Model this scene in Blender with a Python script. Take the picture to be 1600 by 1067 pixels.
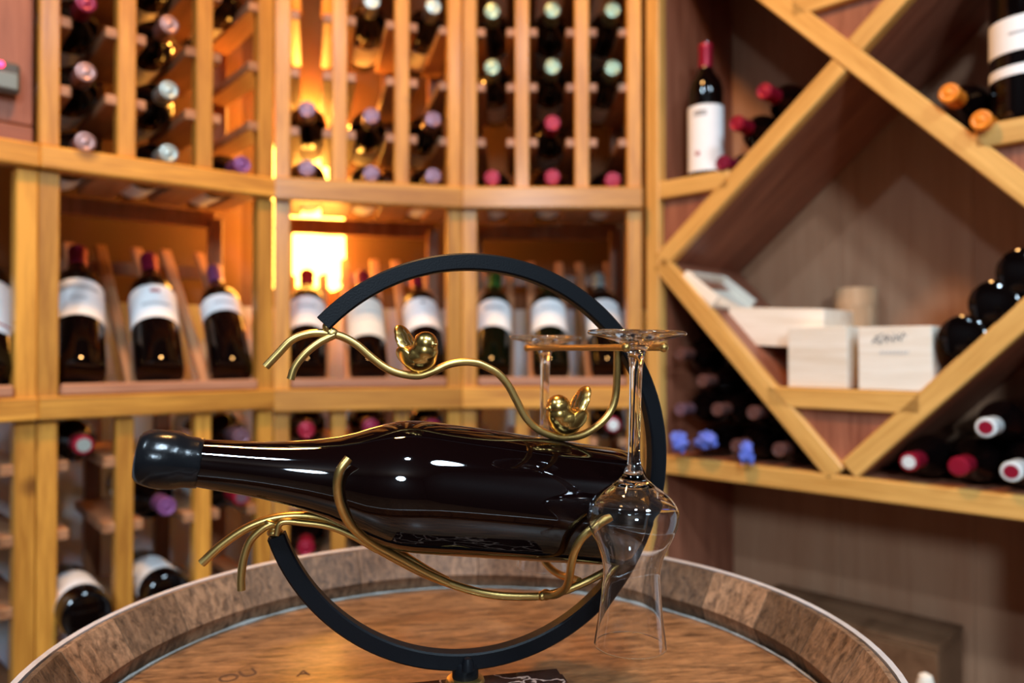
import bpy, bmesh, math, random
from mathutils import Vector, Matrix, noise
random.seed(7)
PI = math.pi
S = bpy.context.scene
COL = S.collection
for o in list(bpy.data.objects): bpy.data.objects.remove(o)

# ------------------------------------------------------------------ camera
CZ = 1.13                      # camera height above the floor
F = 1200.0                     # focal length in pixels of the 1600 px wide frame
PITCH = math.atan(12.5 / F)
cam = bpy.data.cameras.new('camera')
cam.sensor_width = 36.0; cam.lens = 36.0 * F / 1600.0
cam.clip_start = 0.02; cam.clip_end = 50
cam.dof.use_dof = True; cam.dof.focus_distance = 0.475; cam.dof.aperture_fstop = 4.6
camo = bpy.data.objects.new('camera', cam); COL.objects.link(camo)
camo.location = (0, 0, CZ); camo.rotation_euler = (PI / 2 + PITCH, 0, 0)
S.camera = camo

# ------------------------------------------------------------------ world, lights, exposure
w = bpy.data.worlds.new('world'); S.world = w; w.use_nodes = True
w.node_tree.nodes['Background'].inputs[0].default_value = (0.9, 0.95, 1.0, 1)
w.node_tree.nodes['Background'].inputs[1].default_value = 0.05
def disc_light(name, loc, power, size, col, spread=170):
    l = bpy.data.lights.new(name, 'AREA'); l.shape = 'DISK'; l.size = size
    l.energy = power; l.color = col; l.spread = math.radians(spread)
    o = bpy.data.objects.new(name, l); COL.objects.link(o); o.location = loc
    return o
COOL = (0.64, 0.83, 1.0); WARM = (1.0, 0.50, 0.16); NEUT = (1.0, 0.9, 0.78)
disc_light('ceiling_light', (0.15, -0.52, 2.52), 18, 0.14, COOL)
disc_light('ceiling_light', (1.02, -0.50, 2.52), 22, 0.42, COOL)
disc_light('ceiling_light', (-0.95, -0.35, 2.52), 12, 0.14, COOL)
disc_light('ceiling_light', (-0.20, 0.82, 2.52), 12, 0.16, WARM)
def point_fill(name, loc, power, radius, col):
    l = bpy.data.lights.new(name, 'POINT'); l.energy = power; l.shadow_soft_size = radius; l.color = col
    o = bpy.data.objects.new(name, l); COL.objects.link(o); o.location = loc
point_fill('frontal_fill_light', (0.10, -2.30, 2.05), 125, 0.20, COOL)      # unseen fill light added behind the camera to brighten labels and rack fronts
S.view_settings.view_transform = 'Standard'; S.view_settings.look = 'None'
S.view_settings.gamma = 1.0; S.view_settings.use_curve_mapping = False
S.view_settings.exposure = 0.68

# ------------------------------------------------------------------ helpers
def ray(px, py):
    x = (px - 800) / F; y = (533.5 - py) / F
    return Vector((x, math.cos(PITCH) - math.sin(PITCH) * y, math.sin(PITCH) + math.cos(PITCH) * y))
def on_plane(px, py, p0, n):
    """point where the line of sight through a photo pixel meets a vertical plane (camera-relative)"""
    d = ray(px, py); return d * (n.dot(p0) / n.dot(d))

def finish(bm, name, smooth=None):
    me = bpy.data.meshes.new(name)
    bmesh.ops.recalc_face_normals(bm, faces=bm.faces)
    bm.to_mesh(me); bm.free()
    if smooth is not None:
        for p in me.polygons: p.use_smooth = True
        me.set_sharp_from_angle(angle=math.radians(smooth))
    me.materials.append(None)
    return me
def obj(name, me, mat, parent=None, loc=(0, 0, 0), rot=(0, 0, 0), label=None):
    o = bpy.data.objects.new(name, me); COL.objects.link(o)
    o.material_slots[0].link = 'OBJECT'; o.material_slots[0].material = mat
    o.parent = parent; o.location = loc; o.rotation_euler = rot
    if label: o['label'] = label
    return o
def tag(o, label, cat, group=None):
    o['label'] = label; o['category'] = cat
    if group: o['group'] = group
    return o
def thing(name, label, cat, loc=(0, 0, 0), rot=(0, 0, 0), group=None):
    o = bpy.data.objects.new(name, None); COL.objects.link(o)
    o.empty_display_size = 0.05
    o.location = loc; o.rotation_euler = rot
    return tag(o, label, cat, group)
def struct(o):
    o['kind'] = 'structure'; return o

_boxes = {}
def box(sx, sy, sz, bev=0.002):
    k = (round(sx, 4), round(sy, 4), round(sz, 4), bev)
    if k not in _boxes:
        bm = bmesh.new(); bmesh.ops.create_cube(bm, size=1)
        bmesh.ops.scale(bm, vec=(sx, sy, sz), verts=bm.verts)
        if bev: bmesh.ops.bevel(bm, geom=list(bm.edges), offset=bev, segments=1, affect='EDGES')
        _boxes[k] = finish(bm, 'box')
    return _boxes[k]
def lathe(prof, segs=32, closed=False, smooth=35, name='lathe'):
    """prof: (radius, z) list; ends on the axis are closed with one vertex"""
    bm = bmesh.new(); rings = []
    for r, z in prof:
        if r < 1e-6: rings.append([bm.verts.new((0, 0, z))])
        else: rings.append([bm.verts.new((r * math.cos(2 * PI * i / segs), r * math.sin(2 * PI * i / segs), z)) for i in range(segs)])
    pairs = list(zip(rings[:-1], rings[1:]))
    if closed: pairs.append((rings[-1], rings[0]))
    for a, b in pairs:
        for i in range(segs):
            j = (i + 1) % segs
            if len(a) == 1 and len(b) == 1: continue
            if len(a) == 1: bm.faces.new((a[0], b[i], b[j]))
            elif len(b) == 1: bm.faces.new((a[i], a[j], b[0]))
            else: bm.faces.new((a[i], a[j], b[j], b[i]))
    return finish(bm, name, smooth)
def spline(pts, n=8):
    pts = [Vector(p) for p in pts]; out = []
    P = [2 * pts[0] - pts[1]] + pts + [2 * pts[-1] - pts[-2]]
    for i in range(1, len(P) - 2):
        p0, p1, p2, p3 = P[i - 1:i + 3]
        for k in range(n):
            t = k / n
            out.append(0.5 * ((2 * p1) + (p2 - p0) * t + (2 * p0 - 5 * p1 + 4 * p2 - p3) * t * t + (3 * p1 - p0 - 3 * p2 + p3) * t ** 3))
    out.append(pts[-1]); return out
def tube(pts, r, segs=14, n=8, rfun=None, name='tube'):
    c = spline(pts, n) if n > 1 else [Vector(p) for p in pts]
    bm = bmesh.new(); rings = []; N = None
    for i, p in enumerate(c):
        t = (c[min(i + 1, len(c) - 1)] - c[max(i - 1, 0)]).normalized()
        if N is None: N = t.orthogonal().normalized()
        N = (N - t * N.dot(t)).normalized(); B = t.cross(N)
        rr = r if rfun is None else r * rfun(i / (len(c) - 1))
        rings.append([bm.verts.new(p + (N * math.cos(2 * PI * k / segs) + B * math.sin(2 * PI * k / segs)) * rr) for k in range(segs)])
    for a, b in zip(rings[:-1], rings[1:]):
        for k in range(segs): bm.faces.new((a[k], a[(k + 1) % segs], b[(k + 1) % segs], b[k]))
    bm.faces.new(rings[0]); bm.faces.new(list(reversed(rings[-1])))
    return finish(bm, name, 50)
def prism(poly, y0, y1, bev=0.0):
    """polygon in (x, z) extruded from y0 to y1"""
    bm = bmesh.new()
    a = [bm.verts.new((x, y0, z)) for x, z in poly]; b = [bm.verts.new((x, y1, z)) for x, z in poly]
    bm.faces.new(a); bm.faces.new(list(reversed(b)))
    for i in range(len(poly)):
        j = (i + 1) % len(poly); bm.faces.new((a[i], b[i], b[j], a[j]))
    if bev: bmesh.ops.bevel(bm, geom=list(bm.edges), offset=bev, segments=1, affect='EDGES')
    return finish(bm, 'prism')
def blend_mesh(ells, voxel, smooth_it=4):
    """ellipsoids (centre, radii, euler) fused into one continuous surface"""
    bm = bmesh.new()
    for c, r, e in ells:
        M = Matrix.Translation(Vector(c)) @ Matrix.Rotation(e[2], 4, 'Z') @ Matrix.Rotation(e[1], 4, 'Y') @ Matrix.Rotation(e[0], 4, 'X') @ Matrix.Diagonal((r[0], r[1], r[2], 1))
        bmesh.ops.create_icosphere(bm, subdivisions=4, radius=1, matrix=M)
    me = finish(bm, 'blend'); o = bpy.data.objects.new('tmp', me); COL.objects.link(o)
    m = o.modifiers.new('r', 'REMESH'); m.mode = 'VOXEL'; m.voxel_size = voxel
    s = o.modifiers.new('s', 'SMOOTH'); s.iterations = smooth_it; s.factor = 0.5
    dg = bpy.context.evaluated_depsgraph_get()
    out = bpy.data.meshes.new_from_object(o.evaluated_get(dg)); bpy.data.objects.remove(o)
    for p in out.polygons: p.use_smooth = True
    if not out.materials: out.materials.append(None)
    return out

# ------------------------------------------------------------------ materials
def new_mat(name):
    m = bpy.data.materials.new(name); m.use_nodes = True
    return m, m.node_tree.nodes, m.node_tree.links, m.node_tree.nodes['Principled BSDF']
def plain(name, col, rough=0.5, metal=0.0, spec=0.5, coat=0.0, bump=0.0, bscale=200.0, var=0.0):
    m, N, L, b = new_mat(name)
    b.inputs['Base Color'].default_value = (*col, 1); b.inputs['Roughness'].default_value = rough
    b.inputs['Metallic'].default_value = metal; b.inputs['Specular IOR Level'].default_value = spec
    b.inputs['Coat Weight'].default_value = coat
    if bump or var:
        tc = N.new('ShaderNodeTexCoord'); nz = N.new('ShaderNodeTexNoise'); nz.inputs['Scale'].default_value = bscale; nz.inputs['Detail'].default_value = 5
        L.new(tc.outputs['Object'], nz.inputs['Vector'])
        if bump:
            bp = N.new('ShaderNodeBump'); bp.inputs['Strength'].default_value = bump; bp.inputs['Distance'].default_value = 0.002
            L.new(nz.outputs['Fac'], bp.inputs['Height']); L.new(bp.outputs['Normal'], b.inputs['Normal'])
        if var:
            mx = N.new('ShaderNodeMix'); mx.data_type = 'RGBA'
            mx.inputs[6].default_value = (*[c * (1 - var) for c in col], 1); mx.inputs[7].default_value = (*[min(1, c * (1 + var)) for c in col], 1)
            L.new(nz.outputs['Fac'], mx.inputs[0]); L.new(mx.outputs[2], b.inputs['Base Color'])
    return m
def wood(name, dark, light, axis, scale=14.0, stretch=14.0, rough=0.45, coat=0.0, bump=0.15, rnd=0.25, knots=0.0, spec=0.4):
    m, N, L, b = new_mat(name)
    tc = N.new('ShaderNodeTexCoord'); oi = N.new('ShaderNodeObjectInfo')
    off = N.new('ShaderNodeVectorMath'); off.operation = 'MULTIPLY_ADD'
    comb = N.new('ShaderNodeCombineXYZ')
    for k in range(3): L.new(oi.outputs['Random'], comb.inputs[k])
    L.new(comb.outputs[0], off.inputs[0]); off.inputs[1].default_value = (37, 91, 53); L.new(tc.outputs['Object'], off.inputs[2])
    mp = N.new('ShaderNodeMapping'); sc = [scale] * 3; sc[axis] = scale / stretch; mp.inputs['Scale'].default_value = sc
    L.new(off.outputs[0], mp.inputs['Vector'])
    n1 = N.new('ShaderNodeTexNoise'); n1.inputs['Scale'].default_value = 3.0; n1.inputs['Detail'].default_value = 7; n1.inputs['Roughness'].default_value = 0.62; n1.inputs['Distortion'].default_value = 0.6
    L.new(mp.outputs[0], n1.inputs['Vector'])
    n2 = N.new('ShaderNodeTexNoise'); n2.inputs['Scale'].default_value = 16.0; n2.inputs['Detail'].default_value = 4
    L.new(mp.outputs[0], n2.inputs['Vector'])
    ad = N.new('ShaderNodeMath'); ad.operation = 'MULTIPLY_ADD'; ad.inputs[1].default_value = 0.35; L.new(n2.outputs['Fac'], ad.inputs[0]); L.new(n1.outputs['Fac'], ad.inputs[2])
    cr = N.new('ShaderNodeValToRGB'); cr.color_ramp.elements[0].position = 0.45; cr.color_ramp.elements[1].position = 0.85
    cr.color_ramp.elements[0].color = (*dark, 1); cr.color_ramp.elements[1].color = (*light, 1)
    L.new(ad.outputs[0], cr.inputs[0])
    hv = N.new('ShaderNodeHueSaturation')
    mr = N.new('ShaderNodeMapRange'); mr.inputs[3].default_value = 1 - rnd; mr.inputs[4].default_value = 1 + rnd; L.new(oi.outputs['Random'], mr.inputs[0])
    L.new(mr.outputs[0], hv.inputs['Value']); L.new(cr.outputs[0], hv.inputs['Color'])
    last = hv.outputs[0]
    if knots:
        vo = N.new('ShaderNodeTexVoronoi'); vo.inputs['Scale'].default_value = 7.0; L.new(off.outputs[0], vo.inputs['Vector'])
        kr = N.new('ShaderNodeMapRange'); kr.inputs[1].default_value = 0.07; kr.inputs[2].default_value = 0.16; kr.inputs[3].default_value = knots; kr.inputs[4].default_value = 0.0
        L.new(vo.outputs['Distance'], kr.inputs[0])
        mx = N.new('ShaderNodeMix'); mx.data_type = 'RGBA'; L.new(kr.outputs[0], mx.inputs[0]); L.new(last, mx.inputs[6])
        mx.inputs[7].default_value = (dark[0] * 0.35, dark[1] * 0.28, dark[2] * 0.25, 1); last = mx.outputs[2]
    L.new(last, b.inputs['Base Color'])
    b.inputs['Roughness'].default_value = rough; b.inputs['Coat Weight'].default_value = coat; b.inputs['Coat Roughness'].default_value = 0.2
    b.inputs['Specular IOR Level'].default_value = spec
    bp = N.new('ShaderNodeBump'); bp.inputs['Strength'].default_value = bump; bp.inputs['Distance'].default_value = 0.002
    L.new(ad.outputs[0], bp.inputs['Height']); L.new(bp.outputs['Normal'], b.inputs['Normal'])
    return m
def glassy(name, tint=(1, 1, 1), rough=0.0, ior=1.5):
    m, N, L, b = new_mat(name)
    b.inputs['Base Color'].default_value = (*tint, 1); b.inputs['Roughness'].default_value = rough
    b.inputs['Transmission Weight'].default_value = 1.0; b.inputs['IOR'].default_value = ior
    return m
def emit(name, col, strength):
    m, N, L, b = new_mat(name)
    b.inputs['Base Color'].default_value = (*col, 1); b.inputs['Emission Color'].default_value = (*col, 1); b.inputs['Emission Strength'].default_value = strength
    return m

PINE_D, PINE_L = (0.36, 0.125, 0.014), (0.76, 0.345, 0.05)
pine = [wood('pine_%s' % 'xyz'[a], PINE_D, PINE_L, a, knots=0.8, rnd=0.18, coat=0.15) for a in range(3)]
RED_D, RED_L = (0.17, 0.05, 0.026), (0.36, 0.13, 0.07)
redw = [wood('red_wood_%s' % 'xyz'[a], RED_D, RED_L, a, rnd=0.12, rough=0.4) for a in range(3)]
cleat_m = wood('cleat_wood', (0.26, 0.10, 0.04), (0.48, 0.23, 0.11), 1, rnd=0.2)
slat_m = wood('slat_wood', (0.34, 0.13, 0.05), (0.60, 0.30, 0.15), 2, rnd=0.3)
ledge_m = wood('ledge_wood', (0.36, 0.14, 0.07), (0.52, 0.25, 0.14), 0, rnd=0.08)
brown_slat = wood('brown_slat', (0.22, 0.08, 0.03), (0.42, 0.18, 0.08), 2, rnd=0.25)
back_board = wood('back_board', (0.38, 0.18, 0.095), (0.47, 0.255, 0.145), 2, scale=8, rnd=0.0, rough=0.5, bump=0.05)
edge_pine = [wood('edge_pine_%s' % 'xyz'[a], (0.54, 0.25, 0.05), (0.80, 0.44, 0.12), a, rnd=0.08, coat=0.2) for a in range(3)]
box_wood = wood('box_wood', (0.76, 0.62, 0.46), (0.92, 0.83, 0.70), 0, rnd=0.08, rough=0.7, bump=0.1)
tube_wood = wood('tube_wood', (0.42, 0.27, 0.15), (0.60, 0.42, 0.26), 2, rnd=0.0, rough=0.7)
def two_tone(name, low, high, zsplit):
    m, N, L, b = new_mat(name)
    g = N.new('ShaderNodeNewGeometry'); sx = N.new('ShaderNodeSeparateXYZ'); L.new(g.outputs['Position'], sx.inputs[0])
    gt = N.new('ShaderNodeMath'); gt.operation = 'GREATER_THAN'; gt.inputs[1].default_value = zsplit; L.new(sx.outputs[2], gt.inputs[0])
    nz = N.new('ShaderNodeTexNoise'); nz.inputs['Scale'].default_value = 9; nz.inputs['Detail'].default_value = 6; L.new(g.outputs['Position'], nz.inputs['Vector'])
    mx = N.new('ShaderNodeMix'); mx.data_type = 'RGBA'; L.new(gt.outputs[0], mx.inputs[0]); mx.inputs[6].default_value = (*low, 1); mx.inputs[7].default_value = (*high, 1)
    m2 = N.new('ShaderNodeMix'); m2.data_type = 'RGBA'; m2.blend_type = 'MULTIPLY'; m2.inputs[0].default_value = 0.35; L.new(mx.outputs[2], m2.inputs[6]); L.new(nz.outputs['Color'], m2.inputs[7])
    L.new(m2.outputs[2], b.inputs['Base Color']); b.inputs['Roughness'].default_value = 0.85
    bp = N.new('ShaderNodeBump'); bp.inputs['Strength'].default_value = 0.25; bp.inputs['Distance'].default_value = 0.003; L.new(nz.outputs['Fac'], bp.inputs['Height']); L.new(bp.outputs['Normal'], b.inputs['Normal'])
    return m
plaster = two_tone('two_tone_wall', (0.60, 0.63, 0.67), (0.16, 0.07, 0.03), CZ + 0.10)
dark_wall = plain('dark_panelling', (0.025, 0.014, 0.010), 0.6, var=0.3, bscale=6)
ceil_m = plain('ceiling_paint', (0.06, 0.035, 0.022), 0.8, var=0.1, bscale=8)
floor_m = wood('floor_boards', (0.10, 0.045, 0.02), (0.20, 0.10, 0.05), 1, scale=5, rnd=0.0, rough=0.4)
dark_glass = plain('dark_glass', (0.0022, 0.0011, 0.0011), 0.04, spec=0.5)
hero_glass = plain('hero_glass', (0.0030, 0.0008, 0.0008), 0.03, spec=0.5)
green_glass = plain('green_glass', (0.0025, 0.004, 0.0015), 0.04, spec=0.5)
paper = plain('label_paper', (0.92, 0.92, 0.91), 0.7, var=0.04, bscale=60)
cream = plain('label_cream', (0.80, 0.76, 0.66), 0.7, var=0.05, bscale=60)
ink = plain('label_ink', (0.16, 0.15, 0.15), 0.7)
faint_ink = plain('faint_ink', (0.50, 0.50, 0.50), 0.7)
red_ink = plain('red_ink', (0.40, 0.07, 0.07), 0.7)
def foil(n, c, metal=0.35, rough=0.35): return plain(n, c, rough, metal=metal, var=0.1, bscale=90)
FOIL = {'red': foil('red_foil', (0.34, 0.008, 0.03)), 'wine': foil('wine_foil', (0.24, 0.01, 0.045)), 'green': foil('green_foil', (0.28, 0.36, 0.25), 0.6),
        'pink': foil('rose_foil', (0.40, 0.23, 0.21), 0.6), 'pale': foil('pale_foil', (0.44, 0.52, 0.49), 0.5), 'purple': foil('purple_foil', (0.26, 0.09, 0.26)),
        'orange': foil('orange_foil', (0.85, 0.24, 0.015), 0.1), 'dim': foil('brown_foil', (0.13, 0.055, 0.045), 0.2), 'white': foil('white_foil', (0.75, 0.78, 0.76), 0.1),
        'darkgreen': foil('dark_green_foil', (0.03, 0.12, 0.02), 0.2), 'mauve': foil('mauve_foil', (0.24, 0.13, 0.17), 0.5)}
black_metal = plain('black_metal', (0.004, 0.0043, 0.0055), 0.42, spec=0.14, bump=0.08, bscale=900)
gold = plain('brushed_gold', (0.62, 0.40, 0.13), 0.36, metal=1.0, var=0.12, bscale=160)
bird_gold = plain('polished_gold', (0.72, 0.45, 0.13), 0.24, metal=1.0, var=0.15, bscale=120)
groove = plain('dark_groove', (0.08, 0.04, 0.01), 0.5, metal=0.6)
wax = plain('black_wax', (0.006, 0.006, 0.007), 0.2, spec=0.25, bump=0.10, bscale=200)
crystal = glassy('clear_crystal', (1, 1, 1), 0.0, 1.5)
steel = plain('galvanised_steel', (0.72, 0.74, 0.76), 0.42, metal=0.6, var=0.2, bscale=80)
paste = plain('pale_paste', (0.36, 0.35, 0.32), 0.6, bump=0.6, bscale=300, var=0.3)
stave_m = wood('stave_wood', (0.03, 0.015, 0.008), (0.27, 0.15, 0.08), 2, scale=60, stretch=4, rnd=0.5, rough=0.55, bump=0.5)
head_m = wood('head_wood', (0.04, 0.016, 0.007), (0.33, 0.155, 0.06), 0, scale=42, stretch=4, rnd=0.12, rough=0.38, coat=0.25, bump=0.25)
burnt = plain('burnt_mark', (0.085, 0.036, 0.015), 0.7)
blue_tissue = plain('blue_tissue', (0.12, 0.17, 0.62), 0.6, bump=0.6, bscale=60, var=0.3)
plastic = plain('dark_plastic', (0.08, 0.075, 0.065), 0.5)
lcd = plain('grey_display', (0.22, 0.24, 0.21), 0.3)
led = emit('red_led', (1.0, 0.02, 0.08), 6.0)
shade_m = emit('lamp_shade_glow', (1.0, 0.42, 0.06), 13.0)
brass = plain('old_brass', (0.5, 0.32, 0.1), 0.35, metal=1.0)
def marble_mat():
    m, N, L, b = new_mat('dark_marble')
    tc = N.new('ShaderNodeTexCoord'); n1 = N.new('ShaderNodeTexNoise'); n1.inputs['Scale'].default_value = 16; n1.inputs['Detail'].default_value = 6
    L.new(tc.outputs['Object'], n1.inputs['Vector'])
    mixv = N.new('ShaderNodeMix'); mixv.data_type = 'RGBA'; mixv.inputs[0].default_value = 0.12
    L.new(tc.outputs['Object'], mixv.inputs[6]); L.new(n1.outputs['Color'], mixv.inputs[7])
    v = N.new('ShaderNodeTexVoronoi'); v.feature = 'DISTANCE_TO_EDGE'; v.inputs['Scale'].default_value = 26
    L.new(mixv.outputs[2], v.inputs['Vector'])
    cr = N.new('ShaderNodeValToRGB'); e = cr.color_ramp.elements
    e[0].position = 0.0; e[0].color = (0.55, 0.36, 0.28, 1); e[1].position = 0.035; e[1].color = (0.022, 0.010, 0.008, 1)
    L.new(v.outputs['Distance'], cr.inputs[0]); L.new(cr.outputs[0], b.inputs['Base Color'])
    b.inputs['Roughness'].default_value = 0.12
    return m
marble = marble_mat()

# ------------------------------------------------------------------ the room
def zz(z): return z + CZ            # camera-relative height to world height
PANW = 0.352; PANL = 0.372
TH_R, TH_M, TH_L, TH_LL = 0.0, math.radians(14.8), math.radians(39), math.radians(45)
P_R = Vector((-0.0975, 1.5, 0))                                  # left end of the right-hand rack
P_M = P_R - Vector((math.cos(TH_M), math.sin(TH_M), 0)) * PANW
P_L = P_M - Vector((math.cos(TH_L), math.sin(TH_L), 0)) * PANL
P_LL = P_L - Vector((math.cos(TH_LL), math.sin(TH_LL), 0)) * PANW
CAB0 = Vector((0.2875, 1.5, 0)); CW = Vector((0.709, -0.705, 0)).normalized(); CN = Vector((-CW.y, CW.x, 0))
CDEP = 0.28; CLEN = 0.70
BACK = 0.43
def back(p, th): return p + Vector((-math.sin(th), math.cos(th), 0)) * BACK
cabb = CAB0 + CN * (CDEP + 0.03)
w0 = P_LL + Vector((-0.40, 0.42, 0)) - Vector((math.cos(TH_LL), math.sin(TH_LL), 0)) * 0.9
# wall corners, going round the room
c1 = back(P_L, (TH_L + TH_LL) / 2); c2 = back(P_M, (TH_M + TH_L) / 2); c3 = back(P_R, TH_M / 2)
c4 = Vector((cabb.x - CW.x * 0.25, P_R.y + BACK, 0)); c5 = cabb + CW * 1.6
corners = [('wall_left', w0, c1), ('wall_back_left', c1, c2), ('wall_back_middle', c2, c3), ('wall_back_right', c3, c4),
           ('wall_right', c4, c5), ('wall_far_right', c5, Vector((c5.x, -3.4, 0))), ('wall_behind', Vector((c5.x, -3.4, 0)), Vector((w0.x, -3.4, 0))),
           ('wall_far_left', Vector((w0.x, -3.4, 0)), w0)]
for nm, a, b_ in corners:
    d = (b_ - a); ln = d.length; ang = math.atan2(d.y, d.x)
    nrm = Vector((-d.y, d.x, 0)).normalized() * 0.05
    mid = (a + b_) / 2 + nrm
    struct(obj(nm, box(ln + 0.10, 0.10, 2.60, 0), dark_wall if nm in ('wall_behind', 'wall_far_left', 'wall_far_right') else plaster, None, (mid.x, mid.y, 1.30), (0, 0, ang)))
struct(obj('floor', box(6, 7.5, 0.1, 0), floor_m, None, (0, -0.8, -0.05)))
struct(obj('ceiling', box(6, 7.5, 0.1, 0), ceil_m, None, (0, -0.8, 2.61)))

# ------------------------------------------------------------------ bottles
BORD = [(0, 0.0), (0.030, 0.0), (0.0355, 0.003), (0.0375, 0.010), (0.0375, 0.188), (0.0368, 0.198), (0.033, 0.212), (0.025, 0.225), (0.0175, 0.236), (0.0150, 0.247), (0.0142, 0.262), (0.0142, 0.2975), (0, 0.2975)]
body_me = lathe(BORD, 32, smooth=40)
cap_me = lathe([(0.0146, 0.0), (0.0149, 0.001), (0.0147, 0.045), (0.0156, 0.047), (0.0156, 0.053), (0.0142, 0.0555), (0.0112, 0.0560), (0.0100, 0.0552), (0.0062, 0.0550), (0.0052, 0.0556), (0, 0.0555)], 24, smooth=40)
button_me = lathe([(0.0105, 0.0), (0.0105, 0.0012), (0, 0.0014)], 20, smooth=40)
def wrap(r, z0, z1, half, n=20, arch=0.0, waist=0.0):
    """label paper wrapped round a bottle, facing -Y"""
    bm = bmesh.new(); ring = []
    for i in range(n + 1):
        u = -1 + 2 * i / n; a = -PI / 2 + u * half
        top = z1 - arch * u * u; bot = z0 + waist * u * u
        q = []
        for rr in (r, r + 0.0004):
            for z in (bot, top): q.append(bm.verts.new((rr * math.cos(a), rr * math.sin(a), z)))
        ring.append(q)
    for a, b in zip(ring[:-1], ring[1:]):
        bm.faces.new((a[2], b[2], b[3], a[3])); bm.faces.new((a[0], a[1], b[1], b[0]))
        bm.faces.new((a[1], a[3], b[3], b[1])); bm.faces.new((a[0], b[0], b[2], a[2]))
    for q in (ring[0], ring[-1]): bm.faces.new((q[0], q[1], q[3], q[2]))
    return finish(bm, 'wrap', 40)
_wr = {}
def wrapc(*a):
    if a not in _wr: _wr[a] = wrap(*a)
    return _wr[a]
def bottle(name, label, loc, rot, foilc, group, lab=None, button=None, glass=None, scale=1.0, marks=None, cat='wine bottle', mat_lab=None):
    """root at the centre of the base, local +Z to the mouth; the label faces local -Y"""
    t = thing(name, label, cat, loc, rot, group); t.scale = (scale,) * 3
    obj('glass_body', body_me, glass or dark_glass, t)
    if foilc:
        c = obj('capsule', cap_me, FOIL[foilc], t, (0, 0, 0.2425))
        if button: obj('capsule_top', button_me, FOIL[button], c, (0, 0, 0.0553))
    if lab:
        z0, z1, half = lab
        l = obj('label', wrapc(0.0377, z0, z1, half), mat_lab or paper, t)
        for (mz0, mz1, mh, mm) in (marks or []):
            obj('label_print', wrapc(0.03815, mz0, mz1, mh, 8), mm, l)
    return t
# ------------------------------------------------------------------ curved wine rack: four bays
ROWS_UP = [0.298 + 0.109 * k for k in range(6)]     # bearer heights, camera-relative
def rows_lo(k): return [-0.183, -0.290, -0.437 if k == 'L' else -0.397, -0.544, -0.65, -0.757]
def widths(k): return PANL if k == 'L' else 0.352
def colx(k, c): return widths(k) * (1, 3, 5)[c] / 6
racks = {'R': (P_R, TH_R), 'M': (P_M, TH_M), 'L': (P_L, TH_L), 'LL': (P_LL, TH_LL)}
def rack(k, label, upper=True):
    p, th = racks[k]; PANW = widths(k); COLX = [colx(k, c) for c in range(3)]
    UPX = [0.0145, PANW / 3, 2 * PANW / 3, PANW - 0.0145]
    t = thing('wine_rack', label, 'wine rack', (p.x, p.y, 0), (0, 0, th), 'bays of the curved wine rack')
    UZ0, UZ1 = 0.315, 1.10
    LZ1 = -0.112
    for i, x in enumerate(UPX):
        end = i in (0, 3)
        if upper:
            obj('upright', box(0.028, 0.030, UZ1 - UZ0), pine[2], t, (x, 0.015, zz((UZ0 + UZ1) / 2)))
            obj('rear_upright', box(0.028, 0.025, UZ1 - UZ0), brown_slat, t, (x, 0.265, zz((UZ0 + UZ1) / 2)))
        obj('upright', box(0.027 if not end else 0.028, 0.030, LZ1 + CZ), pine[2], t, (x, 0.015, (LZ1 + CZ) / 2))
        obj('rear_upright', box(0.028, 0.025, LZ1 + CZ), brown_slat, t, (x, 0.265, (LZ1 + CZ) / 2))
        cw = 0.062 if not end else 0.0455
        cx = x if not end else (x + 0.00825 if i == 0 else x - 0.00825)
        for z in (ROWS_UP if upper else []):
            obj('bearer', box(cw, 0.245, 0.0175), cleat_m, t, (cx, 0.130, zz(z)))
        for z in rows_lo(k):
            obj('bearer', box(cw, 0.245, 0.0175), cleat_m, t, (cx, 0.130, zz(z)))
    for x in (0.0145, PANW - 0.0145):
        obj('post', box(0.029, 0.032, 0.352), pine[2], t, (x, 0.016, zz(0.100)))
        obj('side_rail', box(0.022, 0.24, 0.03), redw[1], t, (x, 0.15, zz(-0.09)))
        obj('rear_post', box(0.026, 0.025, 0.352), brown_slat, t, (x, 0.285, zz(0.100)))
    rh = 0.0425 if k in 'RM' else 0.036
    obj('rail', box(PANW, 0.036, rh, 0.003), pine[0], t, (PANW / 2, 0.004, zz(0.295)))
    obj('rail', box(PANW, 0.036, rh, 0.003), pine[0], t, (PANW / 2, 0.004, zz(-0.0722 - rh / 2)))
    obj('rear_rail', box(PANW - 0.02, 0.02, 0.035), brown_slat, t, (PANW / 2, 0.30, zz(0.275)))
    obj('ledge', box(PANW - 0.062, 0.013, 0.018, 0.003), ledge_m, t, (PANW / 2, -0.0010, zz(-0.0625)))
    obj('shelf_floor', box(PANW - 0.062, 0.086, 0.012, 0.001), redw[0], t, (PANW / 2, 0.066, zz(-0.0788)))
    # slanted bed under the display bottles
    th_s = math.radians(45)
    for cx in COLX:
        for dx in (-0.034, 0.034):
            L = 0.40
            obj('slat', box(0.020, 0.012, L), slat_m, t, (cx + dx, 0.0690 + math.sin(th_s) * L / 2, zz(-0.075 + math.cos(th_s) * L / 2)), (-th_s, 0, 0))
    obj('cross_bar', box(PANW - 0.03, 0.020, 0.026), brown_slat, t, (PANW / 2, 0.355, zz(0.165)))
    return t
RN = {'R': 'bay beside the cabinet', 'M': 'bay around the lamp', 'L': 'bay left of lamp'}
rack('R', 'golden pine wine rack bay next to the diagonal shelf cabinet')
rack('M', 'golden pine wine rack bay with the glowing lamp behind it')
rack('L', 'golden pine wine rack bay to the left of the glowing lamp')
rack('LL', 'wine rack bay cut off by the left edge, plain panel above', upper=False)
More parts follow.
